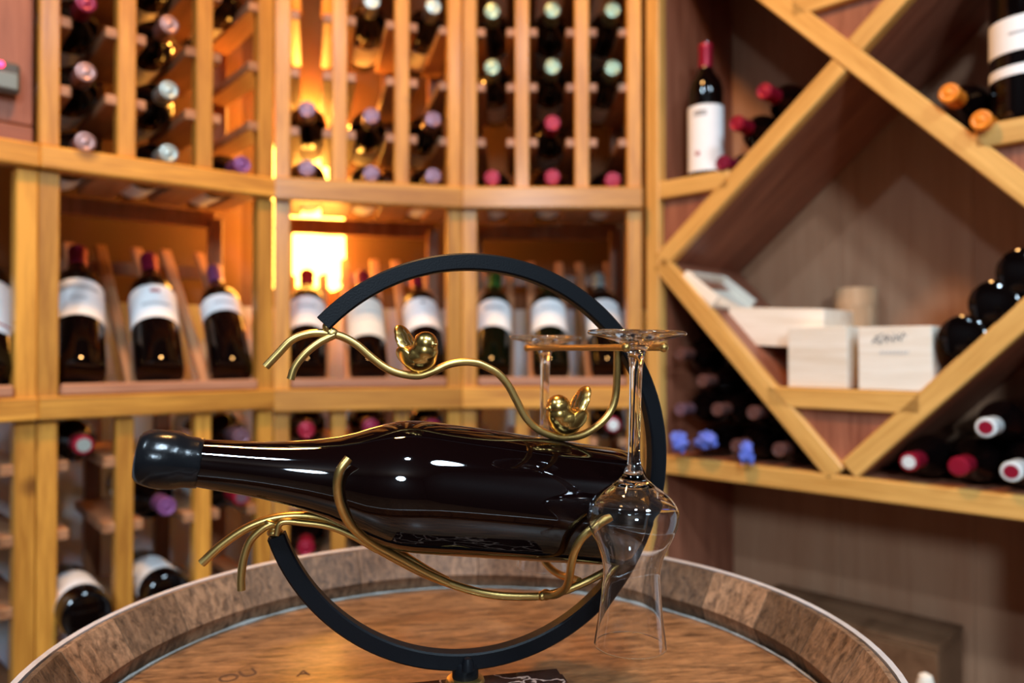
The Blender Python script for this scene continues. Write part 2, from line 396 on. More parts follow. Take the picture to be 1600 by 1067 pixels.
def in_rack(k, x, y, z):
    p, th = racks[k]
    return Vector((p.x + x * math.cos(th) - y * math.sin(th), p.y + x * math.sin(th) + y * math.cos(th), zz(z)))
CN3 = ['left', 'middle', 'right']; RN_UP = ['%s row above rail' % q for q in ('first', 'second', 'third', 'fourth')]; RN_LO = ['%s row below shelf' % q for q in ('first', 'second', 'third', 'fourth')]
FN = {'red': 'red', 'wine': 'dark red', 'green': 'pale green', 'pink': 'rose', 'pale': 'pale grey', 'purple': 'purple', 'dim': 'brown', 'white': 'white', 'orange': 'orange', 'mauve': 'mauve'}
def lying(k, c, rz, rowname, foilc, button=None, base_out=False, lab=True, mouth=-0.012):
    p, th = racks[k]; rz += rest(k)
    rx = PI / 2 + math.radians(random.uniform(-0.6, 0.6)); ry = random.uniform(-3, 3)
    if not base_out:
        o = in_rack(k, colx(k, c), mouth + 0.298, rz)
        t = bottle('wine_bottle', '%s-capped bottle lying in %s column, %s, %s' % (FN[button or foilc], CN3[c], rowname, RN[k]), o, (rx, 0, th), foilc, 'bottles lying in the curved rack',
                   (0.055, 0.15, 1.5) if lab else None, button)
    else:
        o = in_rack(k, colx(k, c), mouth, rz)
        t = bottle('wine_bottle', 'white-labelled bottle lying base outward in %s column, %s, %s' % (CN3[c], rowname, RN[k]), o, (-PI / 2, 0, th + 0), foilc, 'bottles lying in the curved rack',
                   (0.05, 0.14, 1.7), None)
    return t
def rest(k): return 0.0088 + math.sqrt(0.0376 ** 2 - ((widths(k) / 3 - 0.062) / 2) ** 2)
def zup(r): return ROWS_UP[r]
def zlo(k, r): return rows_lo(k)[r]
for c in range(3):
    lying('R', c, zup(0), RN_UP[0], 'red')
    lying('R', c, zup(2), RN_UP[2], 'green'); lying('R', c, zup(3), RN_UP[3], 'green')
    lying('M', c, zup(0), RN_UP[0], 'mauve'); lying('M', c, zup(1), RN_UP[1], 'mauve')
lying('R', 1, zup(1), RN_UP[1], 'red')
for c in (1, 2): lying('M', c, zup(3), RN_UP[3], 'pale')
for r in range(4):
    lying('L', 0, zup(r), RN_UP[r], 'pink' if r < 2 else 'wine', None if r else None)
    lying('L', 1, zup(r), RN_UP[r], 'pale' if r < 2 else 'pink')
lying('L', 2, zup(0), RN_UP[0], 'purple'); lying('L', 2, zup(3), RN_UP[3], 'wine')
low = 'rows below the display shelf'
def lying_lo(k, c, r, foilc, button=None, base_out=False, mouth=-0.012):
    t = lying(k, c, zlo(k, r), RN_LO[r], foilc, button, base_out, True, mouth)
lying_lo('L', 0, 0, 'red', 'pale'); lying_lo('L', 2, 0, 'mauve'); lying_lo('L', 1, 1, 'purple'); lying_lo('L', 2, 1, 'red', 'mauve')
lying_lo('L', 0, 2, 'wine', None, True, -0.05); lying_lo('L', 1, 2, 'wine', None, True, -0.03)
lying_lo('M', 0, 0, 'red'); lying_lo('M', 1, 0, 'wine'); lying_lo('M', 2, 0, 'wine'); lying_lo('M', 0, 2, 'red'); lying_lo('M', 1, 2, 'red')
lying_lo('R', 2, 0, 'red', 'white')

# bottles leaning on the display shelf
LEAN = math.radians(45)
def display(k, c, foilc, lab, marks, desc, glass=None, scale=1.0, dx=0.0, mat_lab=None, roll=0.0, yaw=0.0):
    p, th = racks[k]; th += math.radians(yaw)
    o = in_rack(k, colx(k, c) + dx, 0.036, -0.046)
    t = bottle('display_bottle', desc, o, (-LEAN, 0, th), foilc, 'bottles leaning on the display shelf', lab, None, glass, scale, marks, mat_lab=mat_lab)
    t.rotation_euler = (Matrix.Rotation(th, 4, 'Z') @ Matrix.Rotation(-LEAN, 4, 'X') @ Matrix.Rotation(roll, 4, 'Z')).to_euler()
    return t
HALF = 1.62
TXT = [(0.165, 0.172, 0.75, faint_ink)]
display('L', 0, 'wine', (0.098, 0.182, HALF), [(0.158, 0.166, 0.8, faint_ink), (0.135, 0.138, 0.3, faint_ink)], 'leaning bottle with large white label, third to the left of the lamp', scale=1.1, yaw=-9)
display('L', 1, 'wine', (0.100, 0.180, HALF), [(0.160, 0.168, 0.20, red_ink), (0.130, 0.136, 0.6, faint_ink)], 'leaning bottle with white label bearing a small red crest, left of lamp', scale=1.08, yaw=-9)
display('L', 2, 'purple', (0.135, 0.180, HALF), [(0.155, 0.160, 0.5, faint_ink)], 'leaning bottle with narrow white shoulder label, nearest left of the lamp', yaw=-9)
display('M', 0, 'red', (0.098, 0.182, HALF), [(0.150, 0.156, 0.5, faint_ink)], 'leaning bottle with red capsule standing right in front of the glowing lamp')
display('M', 1, 'wine', (0.070, 0.180, HALF), [(0.135, 0.139, 0.7, faint_ink), (0.116, 0.119, 0.7, faint_ink)], 'leaning bottle with tall cream-white label, second from the lamp', mat_lab=cream)
display('M', 2, 'wine', (0.098, 0.182, HALF), [(0.165, 0.171, 0.12, ink)], 'leaning bottle with small dark crest on white label, behind the left gold bird')
display('R', 0, 'darkgreen', (0.098, 0.180, HALF), [(0.150, 0.158, 0.55, faint_ink)], 'leaning bottle with dark green capsule and grey scripted label', glass=green_glass)
display('R', 1, 'darkgreen', (0.098, 0.180, HALF), [(0.150, 0.155, 0.5, faint_ink)], 'leaning green-capped bottle behind the far hanging glass', glass=green_glass)
display('R', 2, 'pale', (0.090, 0.180, HALF), [], 'leaning bottle with silver grey capsule behind the right of the black ring')
display('LL', 2, 'wine', (0.060, 0.170, HALF), [(0.074, 0.078, 0.9, red_ink)], 'leaning bottle with white label cut off by the left edge', scale=1.1, yaw=-9)

# plain panel, device and lamp
p, th = racks['LL']
pan = thing('wood_panel', 'plain reddish wood panel at the upper left edge', 'panel', (p.x, p.y, 0), (0, 0, th))
obj('board', box(PANW - 0.004, 0.02, 0.65), redw[2], pan, (PANW / 2, 0.034, zz(0.672)))
obj('board', box(PANW - 0.004, 0.02, 0.030), redw[0], pan, (PANW / 2, 0.032, zz(0.330)))
o = in_rack('LL', PANW - 0.062, 0.012, 0.409)
dv = thing('thermostat', 'small dark wall thermostat with red light on the wood panel', 'thermostat', o, (0, 0, th))
obj('case', box(0.076, 0.024, 0.046, 0.004), plastic, dv)
obj('display', box(0.056, 0.004, 0.024, 0.001), lcd, dv, (0.006, -0.0125, -0.006))
obj('led', lathe([(0.0045, 0), (0.004, 0.003), (0, 0.004)], 16), led, dv, (0.012, -0.012, 0.0165), (PI / 2, 0, 0))

lp = in_rack('M', colx('M', 0) - 0.005, 0.385, 0.14)
lamp = thing('wall_lamp', 'glowing yellow shaded wall lamp behind the middle rack bay', 'lamp', lp, (0, 0, TH_M))
obj('shade', lathe([(0.070, 0.0), (0.086, 0.010), (0.092, 0.05), (0.090, 0.16), (0.078, 0.28), (0.066, 0.36), (0.064, 0.36), (0.076, 0.28), (0.088, 0.16), (0.090, 0.05), (0.084, 0.012), (0.068, 0.002)], 32, closed=True), shade_m, lamp)
obj('bulb', lathe([(0, 0.10), (0.018, 0.105), (0.030, 0.13), (0.030, 0.16), (0.014, 0.20), (0.013, 0.23), (0, 0.23)], 16), shade_m, lamp)
obj('bracket', box(0.02, 0.06, 0.02), brass, lamp, (0, 0.03, 0.24))
obj('socket', lathe([(0, 0.23), (0.016, 0.23), (0.016, 0.28), (0, 0.28)], 16), brass, lamp)
pl_ = bpy.data.lights.new('lamp_light', 'POINT'); pl_.energy = 4.0; pl_.color = (1.0, 0.40, 0.06); pl_.shadow_soft_size = 0.03
plo = bpy.data.objects.new('lamp_light', pl_); COL.objects.link(plo); plo.location = in_rack('M', colx('M', 0), 0.385, 0.555)

# ------------------------------------------------------------------ diagonal shelf cabinet
CA = math.atan2(CW.y, CW.x)
cab = thing('shelf_cabinet', 'wooden cabinet of diagonal diamond shelves with pale edging', 'cabinet', (CAB0.x, CAB0.y, 0), (0, 0, CA))
def cab_at(px, py, d=0.0):
    q = on_plane(px, py, CAB0 + CN * d, CN); r = q - CAB0
    return r.dot(CW), q.z
def cab_w(s, d, z): q = CAB0 + CW * s + CN * d; return Vector((q.x, q.y, zz(z)))
T = 0.034
def shelf_board(p, q, name='diagonal_board'):
    """board between two (s, z) points of the front plane, with a pale edging strip"""
    dx, dz = q[0] - p[0], q[1] - p[1]; ln = math.hypot(dx, dz); a = math.atan2(dz, dx)
    mid = ((p[0] + q[0]) / 2, (p[1] + q[1]) / 2)
    b = obj(name, box(ln, CDEP - 0.02, T - 0.004, 0), redw[1] if name != 'diagonal_board' else redw[0], cab, (mid[0], 0.02 + (CDEP - 0.02) / 2, zz(mid[1])), (0, -a, 0))
    obj('edging', box(ln, 0.022, T, 0.002), edge_pine[0], b, (0, -(CDEP - 0.02) / 2 - 0.010, 0))
    return b
VL, VT, VB, VR = (0.0, 0.170), (0.3624, 0.478), (0.342, -0.205), (0.69, 0.135)
shelf_board(VL, (VT[0] - 0.012, VT[1] - 0.012)); shelf_board((VT[0] + 0.012, VT[1] + 0.012), (0.69, 0.765))
shelf_board((0.0, 0.862), VR); shelf_board(VL, VB); shelf_board((VB[0] + 0.02, VB[1] + 0.01), VR)
shelf_board((0.0, 0.311), (0.150, 0.311), 'shelf'); shelf_board((0.222, -0.082), (0.470, -0.082), 'shelf'); shelf_board((0.545, 0.309), (0.69, 0.309), 'shelf'); shelf_board((0.27, 0.585), (0.46, 0.585), 'shelf')
shelf_board((-0.01, -0.223), (0.70, -0.223), 'bottom_board'); shelf_board((-0.01, 1.0), (0.70, 1.0), 'top_board')
for poly in ([(0.004, 0.295), (0.130, 0.295), (0.004, 0.190)], [(0.235, -0.098), (0.455, -0.098), (0.345, -0.195)], [(0.560, 0.292), (0.686, 0.292), (0.686, 0.165)], [(0.285, 0.569), (0.445, 0.569), (0.3624, 0.50)]):
    obj('filler_panel', prism(poly, 0.012, 0.026), redw[2], cab, (0, 0, CZ))
st = obj('stile', box(0.030, 0.026, 2.13), edge_pine[2], cab, (-0.015, 0.012, 1.065))
obj('stile', box(0.030, 0.026, 2.13), edge_pine[2], cab, (0.705, 0.012, 1.065))
obj('side_panel', box(0.018, CDEP, 2.13), redw[2], cab, (-0.010, CDEP / 2 + 0.02, 1.065))
obj('side_panel', box(0.018, CDEP, 2.13), redw[2], cab, (0.705, CDEP / 2 + 0.02, 1.065))
for k in range(3):
    obj('back_panel', box(0.2355, 0.012, 2.13, 0.0008), back_board, cab, (0.1165 + 0.236 * k, CDEP + 0.016, 1.065))

def cab_bottle(px, py, d, foilc, label, button=None, base_out=False, scale=0.92, lab=True):
    """bottle lying front to back in the cabinet; its front end shows at the pixel"""
    s, z = cab_at(px, py, d)
    if base_out: o = cab_w(s, d, z); rot = (-PI / 2, 0, CA)
    else: o = cab_w(s, d + 0.298 * scale, z); rot = (PI / 2, 0, CA)
    return bottle('wine_bottle', label, o, rot, foilc, 'bottles lying in the diagonal cabinet', (0.05, 0.14, 1.4) if lab else None, button, None, scale)
cab_bottle(1193, 142, -0.01, 'red', 'bottle with dull red capsule highest on the pile behind the small upright bottle')
cab_bottle(1150, 192, -0.01, 'red', 'bottle with pink-red capsule right of the small upright bottle')
cab_bottle(1128, 254, -0.005, 'wine', 'bottle with dark red capsule at the foot of the small upright bottle')
cab_bottle(1482, 145, -0.02, 'orange', 'bottle with bright orange capsule, the higher of the two orange ones')
cab_bottle(1532, 187, -0.02, 'orange', 'bottle with darker orange capsule beside the big upright bottle')
cab_bottle(1502, 528, 0.0, 'wine', 'bottle lying base outward touching the printed wooden box', base_out=True)
cab_bottle(1551, 474, 0.0, 'wine', 'bottle lying base outward, middle of three on the slanting board', base_out=True)
cab_bottle(1596, 424, 0.0, 'wine', 'bottle lying base outward, highest of three on the slanting board', base_out=True)
for px, py, wh in ((1062, 553, 'highest in the lower left corner of the cabinet'), (1097, 595, 'second highest in the lower left corner of the cabinet'), (1062, 640, 'third row up, against the left side panel'), (1120, 640, 'middle of the third row in the lower left corner'), (1176, 645, 'right end of the third row under the slanting board'),
                   (1078, 697, 'bottom row between the blue tissues'), (1150, 697, 'bottom row behind the hanging blue tissue'), (1216, 703, 'bottom row right, alone under the slanting board')):
    cab_bottle(px, py, -0.005, 'mauve' if (px, py) == (1062, 640) else 'dim', 'bottle with dull dark capsule, ' + wh, scale=0.80)
cab_bottle(1420, 722, -0.01, 'red', 'bottle with cream-topped red capsule, left in the lower right corner of the cabinet', 'white')
cab_bottle(1497, 729, -0.02, 'red', 'bottle with plain red capsule, middle of the cabinet bottom board', 'red')
cab_bottle(1580, 737, -0.02, 'white', 'bottle with white capsule and red top, bottom row at the right edge', 'red')
cab_bottle(1540, 668, -0.01, 'white', 'bottle with white capsule and red top lying above the bottom row', 'red')

# small upright bottle with red capsule, big upright bottle at the right edge
s, z = cab_at(1103, 268, 0.05)
t = thing('upright_bottle', 'small upright wine bottle with red capsule and white label on the top left shelf', 'wine bottle', cab_w(s, 0.05, 0.328), (0, 0, -0.26))
sb = 0.885
small_me = lathe([(r * sb, zq * sb) for r, zq in BORD], 32, smooth=40)
obj('glass_body', small_me, dark_glass, t)
cp = obj('capsule', cap_me, FOIL['red'], t, (0, 0, 0.2425 * sb - 0.004)); cp.scale = (sb * 1.05,) * 3
lb = obj('label', wrap(0.0377 * sb, 0.012, 0.138, 1.7), paper, t)
for k, u in enumerate((-0.62, -0.48, -0.36, -0.25, -0.12, 0.0)):
    a = -PI / 2 + u
    obj('label_print', box(0.0026, 0.0006, 0.011, 0), ink, lb, (0.0340 * math.cos(a), 0.0340 * math.sin(a), 0.122), (0, 0, a + PI / 2))
obj('label_seal', lathe([(0.0045, 0), (0.0045, 0.0006), (0, 0.0006)], 16), red_ink, lb, (0.0340 * math.cos(-PI / 2 - 0.45), 0.0340 * math.sin(-PI / 2 - 0.45), 0.045), (PI / 2, 0, -0.45))
s, z = cab_at(1604, 215, 0.06)
t = thing('upright_bottle', 'large upright wine bottle with two white labels at the top right edge', 'wine bottle', cab_w(s, 0.06, 0.327), (0, 0, -0.55))
big = 1.22
obj('glass_body', lathe([(r * big, zq * big) for r, zq in BORD], 36, smooth=40), dark_glass, t)
cp = obj('capsule', cap_me, FOIL['wine'], t, (0, 0, 0.2425 * big)); cp.scale = (big,) * 3
lb = obj('label', wrap(0.0377 * big, 0.100, 0.150, 1.75), paper, t)
obj('label_print', wrap(0.0382 * big, 0.124, 0.128, 0.5, 10), faint_ink, lb)
obj('band_label', wrap(0.0377 * big, 0.066, 0.080, 1.75), paper, t)

# wooden boxes, lid and gift tube in the big diamond
def crate(name, label, s0, s1, d0, d1, z0, z1, tilt=0.0, open_top=False, cat='box'):
    c = cab_w((s0 + s1) / 2, (d0 + d1) / 2, z0)
    t = thing(name, label, cat, c, (0, 0, CA)); t.rotation_euler = (Matrix.Rotation(CA, 4, 'Z') @ Matrix.Rotation(tilt, 4, 'Y')).to_euler()
    W, D, H = s1 - s0, d1 - d0, z1 - z0; th_ = 0.007
    obj('front_board', box(W, th_, H, 0.001), box_wood, t, (0, -D / 2 + th_ / 2, H / 2))
    obj('rear_board', box(W, th_, H, 0.001), box_wood, t, (0, D / 2 - th_ / 2, H / 2))
    for sg in (-1, 1): obj('side_board', box(th_, D - 2 * th_, H, 0.001), box_wood, t, (sg * (W / 2 - th_ / 2), 0, H / 2))
    obj('bottom_board', box(W - 2 * th_, D - 2 * th_, th_, 0.001), box_wood, t, (0, 0, th_ / 2))
    if not open_top: obj('lid_board', box(W - 2 * th_, D - 2 * th_, th_, 0.001), box_wood, t, (0, 0, H - th_ / 2 - 0.002))
    return t
ZS = -0.064
sa, _ = cab_at(1231, 560, 0.01); sb_, _ = cab_at(1324, 560, 0.01)
crate('wooden_box', 'plain pale wooden box on the shelf, left of the printed one', sa, sb_, 0.01, 0.20, ZS, ZS + 0.102)
sa, _ = cab_at(1341, 560, 0.004); sb2, _ = cab_at(1456, 560, 0.004)
bx = crate('wooden_box', 'pale wooden box with black printed lettering on the shelf', sa, sb2, 0.004, 0.20, ZS, ZS + 0.100)
Wb = sb2 - sa
def glyph(strokes, x0, z0, sc, mat, th=0.0016, name='lettering'):
    bm = bmesh.new()
    for (xa, za, xb, zb) in strokes:
        dx, dz = (xb - xa) * sc, (zb - za) * sc; L = math.hypot(dx, dz) + th; a = math.atan2(dz, dx)
        M = Matrix.Translation((x0 + (xa + xb) / 2 * sc, 0, z0 + (za + zb) / 2 * sc)) @ Matrix.Rotation(-a, 4, 'Y') @ Matrix.Diagonal((L, 0.0005, th, 1))
        bmesh.ops.create_cube(bm, size=1, matrix=M)
    return finish(bm, name)
sq = [(0, .2, .5, .8), (.5, .8, .9, .3), (.1, .5, .8, .1), (.9, .2, 1.3, .9), (1.3, .9, 1.5, .3), (1.5, .2, 1.6, 1), (1.6, 1, 2.1, .3), (2.1, .3, 2.2, 1.1), (2.4, .4, 2.8, 1.1), (2.4, .9, 2.9, .5), (2.9, .4, 3.2, 1.2), (.3, .8, 1.1, 1.1), (3.2, 1.2, 3.4, .9)]
obj('lettering', glyph(sq, -0.032, 0.072, 0.0145, ink), ink, bx, (0, -0.0985, 0))
ln = [(0.1 * k, 0.0, 0.1 * k + 0.06, 0.25 * (k % 3) / 2) for k in range(24)]
obj('lettering', glyph(ln, -0.022, 0.058, 0.018, faint_ink, 0.0009), faint_ink, bx, (0, -0.0985, 0))
ob = crate('open_wooden_box', 'open tan wooden box holding a bottle, behind the plain pale box', cab_at(1136, 500, 0.07)[0], cab_at(1284, 500, 0.07)[0], 0.07, 0.21, 0.006, 0.076, math.radians(3), True)
s, z = cab_at(1207, 470, 0.14)
bottle('wine_bottle', 'dark bottle lying in the open tan wooden box', cab_w(s - 0.005, 0.085, 0.052), (-PI / 2, 0, CA), None, 'bottles lying in the diagonal cabinet', None, None, None, 0.42)
s0, z0 = cab_at(1088, 456, 0.02)
lid = thing('box_lid', 'thin white wooden box lid tilted against the slanting board', 'box lid', cab_w(s0 + 0.002, 0.085, z0 - 0.006), (0, 0, 0))
lid.rotation_euler = (Matrix.Rotation(CA, 4, 'Z') @ Matrix.Rotation(math.radians(38), 4, 'Y')).to_euler()
obj('panel', box(0.088, 0.15, 0.008, 0.001), box_wood, lid, (0, 0, 0.004))
for sg in (-1, 1): obj('rim_board', box(0.088, 0.008, 0.026, 0.001), box_wood, lid, (0, sg * 0.071, 0.013))
obj('rim_board', box(0.008, 0.134, 0.026, 0.001), box_wood, lid, (-0.040, 0, 0.013))
s, z = cab_at(1336, 500, 0.22)
tb = thing('gift_tube', 'round pale brown wooden bottle tube standing behind the wooden boxes', 'gift tube', cab_w(s - 0.005, 0.237, ZS))
obj('tube_body', lathe([(0, 0), (0.037, 0), (0.038, 0.002), (0.038, 0.146), (0, 0.146)], 32), tube_wood, tb)
obj('tube_cap', lathe([(0.0388, 0.146), (0.0388, 0.178), (0.037, 0.181), (0, 0.181)], 32), tube_wood, tb)
# crumpled blue tissue
def tissue(px, py, d, r, label, stretch=(1, 1, 1)):
    s, z = cab_at(px, py, d); bm = bmesh.new(); bmesh.ops.create_icosphere(bm, subdivisions=4, radius=1)
    off = Vector((px, py, 0))
    for v in bm.verts:
        n = v.co.normalized(); f = 0.72 + 0.45 * noise.noise(n * 1.9 + off) + 0.28 * abs(noise.noise(n * 5 + off))
        v.co = Vector((n.x * stretch[0], n.y * stretch[1], n.z * stretch[2])) * f * r
    t = obj('tissue_wrap', finish(bm, 'tissue', 60), blue_tissue, None, cab_w(s, d, z), (0, 0, CA))
    return tag(t, label, 'tissue', 'blue tissue wraps in the cabinet')
tissue(1061, 690, -0.015, 0.021, 'crumpled blue tissue wrap against the left side of the cabinet', (0.9, 0.9, 1.1))
tissue(1105, 688, -0.015, 0.021, 'crumpled blue tissue wrap, middle of the three in the cabinet', (1.1, 0.8, 0.9))
tissue(1165, 706, -0.018, 0.020, 'crumpled blue tissue wrap hanging over the cabinet edge', (0.75, 0.7, 1.25))

# ------------------------------------------------------------------ barrel
H_RIM = 0.21; BR = 0.2865; BX, BY = -0.1577 * H_RIM, 2.643 * H_RIM
ZR = CZ - H_RIM; ZH = CZ - 0.254
bar = thing('wine_barrel', 'old oak wine barrel with steel hoops used as a table', 'barrel', (BX, BY, 0))
NS = 27; da = 2 * PI / NS
def stave_mesh():
    prof = []                                    # (radius, z) closed loop
    hs = [0.0, 0.12, 0.30, 0.46, 0.62, 0.80, ZR - 0.003]
    out = [(BR + 0.058 * math.sin(PI * h / ZR), h) for h in hs]
    top = [(BR - 0.002, ZR), (BR - 0.0060, ZR), (0.2625, ZR - 0.029), (0.2640, ZH + 0.0125), (0.2690, ZH + 0.002), (0.2690, ZH - 0.022), (0.2640, ZH - 0.030)]
    inn = [(BR - 0.026 + 0.058 * math.sin(PI * h / ZR), h) for h in (0.80, 0.62, 0.46, 0.30, 0.12, 0.0)]
    prof = out + top + inn
    bm = bmesh.new(); n = 4; rings = []
    for i in range(n + 1):
        a = -da / 2 * 0.988 + da * 0.988 * i / n
        rings.append([bm.verts.new((r * math.cos(a), r * math.sin(a), z)) for r, z in prof])
    m = len(prof)
    for a, b in zip(rings[:-1], rings[1:]):
        for k in range(m): bm.faces.new((a[k], b[k], b[(k + 1) % m], a[(k + 1) % m]))
    bm.faces.new(rings[0]); bm.faces.new(list(reversed(rings[-1])))
    return finish(bm, 'stave', 30)
sm = stave_mesh()
for i in range(NS): obj('stave', sm, stave_m, bar, (0, 0, 0), (0, 0, da * i + 0.07))
def hoop(z0, z1):
    r = lambda z: BR + 0.058 * math.sin(PI * max(0, min(1, z / ZR)))
    return lathe([(r(z0) + 0.0005, z0), (r(z1) + 0.0005, z1), (r(z1) + 0.0042, z1 + 0.0008), (r(z0) + 0.0038, z0)], 96, closed=True, smooth=30)
for z0, z1 in ((ZR - 0.045, ZR), (ZR - 0.13, ZR - 0.09), (ZR - 0.30, ZR - 0.26), (0.26, 0.30), (0.09, 0.13), (0.0, 0.045)):
    obj('hoop', hoop(z0, z1), steel, bar)
# head boards
RH = 0.2675; NB = 7; rot_h = math.radians(8)
for k in range(NB):
    y0 = -RH + 2 * RH * k / NB + 0.0003; y1 = -RH + 2 * RH * (k + 1) / NB - 0.0003
    pts = []; n = 14
    ym = [y0 + (y1 - y0) * i / n for i in range(n + 1)]
    pts = [(math.sqrt(max(0, RH * RH - y * y)), y) for y in ym] + [(-math.sqrt(max(0, RH * RH - y * y)), y) for y in reversed(ym)]
    pp = []
    for q in pts:
        if not pp or (abs(q[0] - pp[-1][0]) + abs(q[1] - pp[-1][1])) > 1e-5: pp.append(q)
    if abs(pp[0][0] - pp[-1][0]) + abs(pp[0][1] - pp[-1][1]) < 1e-5: pp.pop()
    bm = bmesh.new(); a = [bm.verts.new((x, y, -0.020)) for x, y in pp]; b = [bm.verts.new((x, y, 0)) for x, y in pp]
    bm.faces.new(list(reversed(a))); bm.faces.new(b)
    for i in range(len(pp)): j = (i + 1) % len(pp); bm.faces.new((a[i], a[j], b[j], b[i]))
    obj('head_board', finish(bm, 'head_board'), head_m, bar, (0, 0, ZH), (0, 0, rot_h))
# pale paste seam round the head
def seam():
    bm = bmesh.new(); n = 200; rings = []
    for i in range(n):
        a = 2 * PI * i / n; rr = 0.0013 * (0.5 + 1.6 * abs(noise.noise(Vector((math.cos(a) * 9, math.sin(a) * 9, 0)))))
        c = 0.2655 + 0.0008 * noise.noise(Vector((math.cos(a) * 20, math.sin(a) * 20, 3)))
        rings.append([bm.verts.new(((c + rr * math.cos(b)) * math.cos(a), (c + rr * math.cos(b)) * math.sin(a), rr * math.sin(b))) for b in [2 * PI * k / 8 for k in range(8)]])
    for i in range(n):
        a, b = rings[i], rings[(i + 1) % n]
        for k in range(8): bm.faces.new((a[k], b[k], b[(k + 1) % 8], a[(k + 1) % 8]))
    return finish(bm, 'seam', 60)
obj('seam', seam(), paste, bar, (0, 0, ZH + 0.0012))
def burn_mark(txt, px, py, size, rz):
    q = ray(px, py); q = q * (-(0.254) / q.z)
    cu = bpy.data.curves.new('t', 'FONT'); cu.body = txt; cu.size = size; cu.extrude = 0.0001; cu.align_x = 'CENTER'; cu.align_y = 'CENTER'
    o = bpy.data.objects.new('t', cu); COL.objects.link(o)
    me = bpy.data.meshes.new_from_object(o.evaluated_get(bpy.context.evaluated_depsgraph_get())); bpy.data.objects.remove(o)
    me.materials.clear(); me.materials.append(None)
    obj('burnt_letters', me, burnt, bar, (q.x - BX, q.y - BY, ZH + 0.0002), (0, 0, rz))
burn_mark('OU', 372, 1056, 0.020, math.radians(38)); burn_mark('A', 474, 1052, 0.016, math.radians(15))

# ------------------------------------------------------------------ bottle holder
TS = math.radians(13); U = Vector((math.cos(TS), math.sin(TS), 0)); V = Vector((-math.sin(TS), math.cos(TS), 0))
C0 = Vector((-0.027, 0.5, 0))
def sp(px, py, off=0.0):
    """photo point -> stand-local point on the ring plane shifted back by off"""
    q = on_plane(px, py, C0 + V * off, V); r = q - C0
    return Vector((r.dot(U), off, q.z))
ZB = -0.254                                   # barrel head, camera-relative
root = thing('bottle_holder', 'black ring bottle holder with gold branches and two gold birds on a marble base', 'bottle holder', (C0.x, C0.y, zz(ZB)), (0, 0, TS))
def loc(v): return Vector((v[0], v[1], v[2] - ZB))
RO, RI, RD = 0.1342, 0.1234, 0.0055
RC = (0.0010, -0.0719)
a0 = sp(505, 505); a1 = sp(428, 838)
ang0 = math.atan2(a0.z - RC[1], a0.x - RC[0]); ang1 = math.atan2(a1.z - RC[1], a1.x - RC[0])
ang1 = ang1 if ang1 > 0 else ang1 + 2 * PI
sweep = -(2 * PI - (ang1 - ang0))              # clockwise from the upper end over the top to the lower end
def ring_mesh():
    bm = bmesh.new(); n = 120; rings = []
    bv = 0.0011
    sec = [(RO - bv, -RD), (RO, -RD + bv), (RO, RD - bv), (RO - bv, RD), (RI + bv, RD), (RI, RD - bv), (RI, -RD + bv), (RI + bv, -RD)]
    for i in range(n + 1):
        a = ang0 + sweep * i / n
        rings.append([bm.verts.new(loc((RC[0] + r * math.cos(a), y, RC[1] + r * math.sin(a)))) for r, y in sec])
    for a, b in zip(rings[:-1], rings[1:]):
        for k in range(8): bm.faces.new((a[k], a[(k + 1) % 8], b[(k + 1) % 8], b[k]))
    bm.faces.new(rings[0]); bm.faces.new(list(reversed(rings[-1])))
    return finish(bm, 'ring', 30)
obj('ring', ring_mesh(), black_metal, root)
# marble base, collar and pedestal
pc = sp(727, 1050)
def slab():
    bm = bmesh.new(); bmesh.ops.create_cube(bm, size=1); bmesh.ops.scale(bm, vec=(0.142, 0.074, 0.0375), verts=bm.verts)
    bmesh.ops.bevel(bm, geom=list(bm.edges), offset=0.004, segments=2, affect='EDGES'); return finish(bm, 'slab', 35)
obj('marble_base', slab(), marble, root, (-0.006, -0.023, 0.01875))
obj('collar', lathe([(0, 0), (0.0122, 0), (0.0126, 0.002), (0.0118, 0.0042), (0.0096, 0.0050), (0, 0.0050)], 36), gold, root, (pc.x, 0, 0.0375))
zt = RC[1] - RO - ZB
obj('pedestal', lathe([(0, 0.0415), (0.0082, 0.0415), (0.0085, 0.0425), (0.0085, zt + 0.003), (0.0075, zt + 0.005), (0, zt + 0.005)], 36), black_metal, root, (pc.x, 0, 0))
obj('screw', lathe([(0.0042, 0), (0.0038, 0.004), (0.0026, 0.0075), (0, 0.0085)], 20), black_metal, root, (pc.x + 0.0005, -0.0072, zt + 0.0015))
# upper branch
TR = 0.0026
up = [(415, 573), (434, 553), (456, 531), (483, 521), (512, 521), (535, 526), (557.5, 538.6), (580, 558), (602.5, 574.6), (625, 583.6), (654, 587), (677, 580), (699, 570), (722, 565.6), (744, 566.8), (760, 573), (778, 583.4), (793.7, 601.4), (807, 626), (820.7, 651), (838.7, 669), (861, 680), (886, 683.5), (913, 678), (940, 660), (955.6, 639.7), (962.4, 615), (964, 581), (964.6, 543)]
obj('upper_branch', tube([loc(sp(*q)) for q in up], TR, n=5), gold, root)
tw = [(523, 523), (499, 535), (476.5, 553), (460.7, 573.5), (454, 592.6)]
obj('twig', tube([loc(sp(*q, off=-0.001)) for q in tw], TR * 0.95, n=6), gold, root)
obj('weld', blend_mesh([(loc(sp(519, 521)), (0.0042, 0.0036, 0.0036), (0, 0, 0)), (loc(sp(511, 511)), (0.0030, 0.0036, 0.0036), (0, 0, 0))], 0.0008), gold, root)
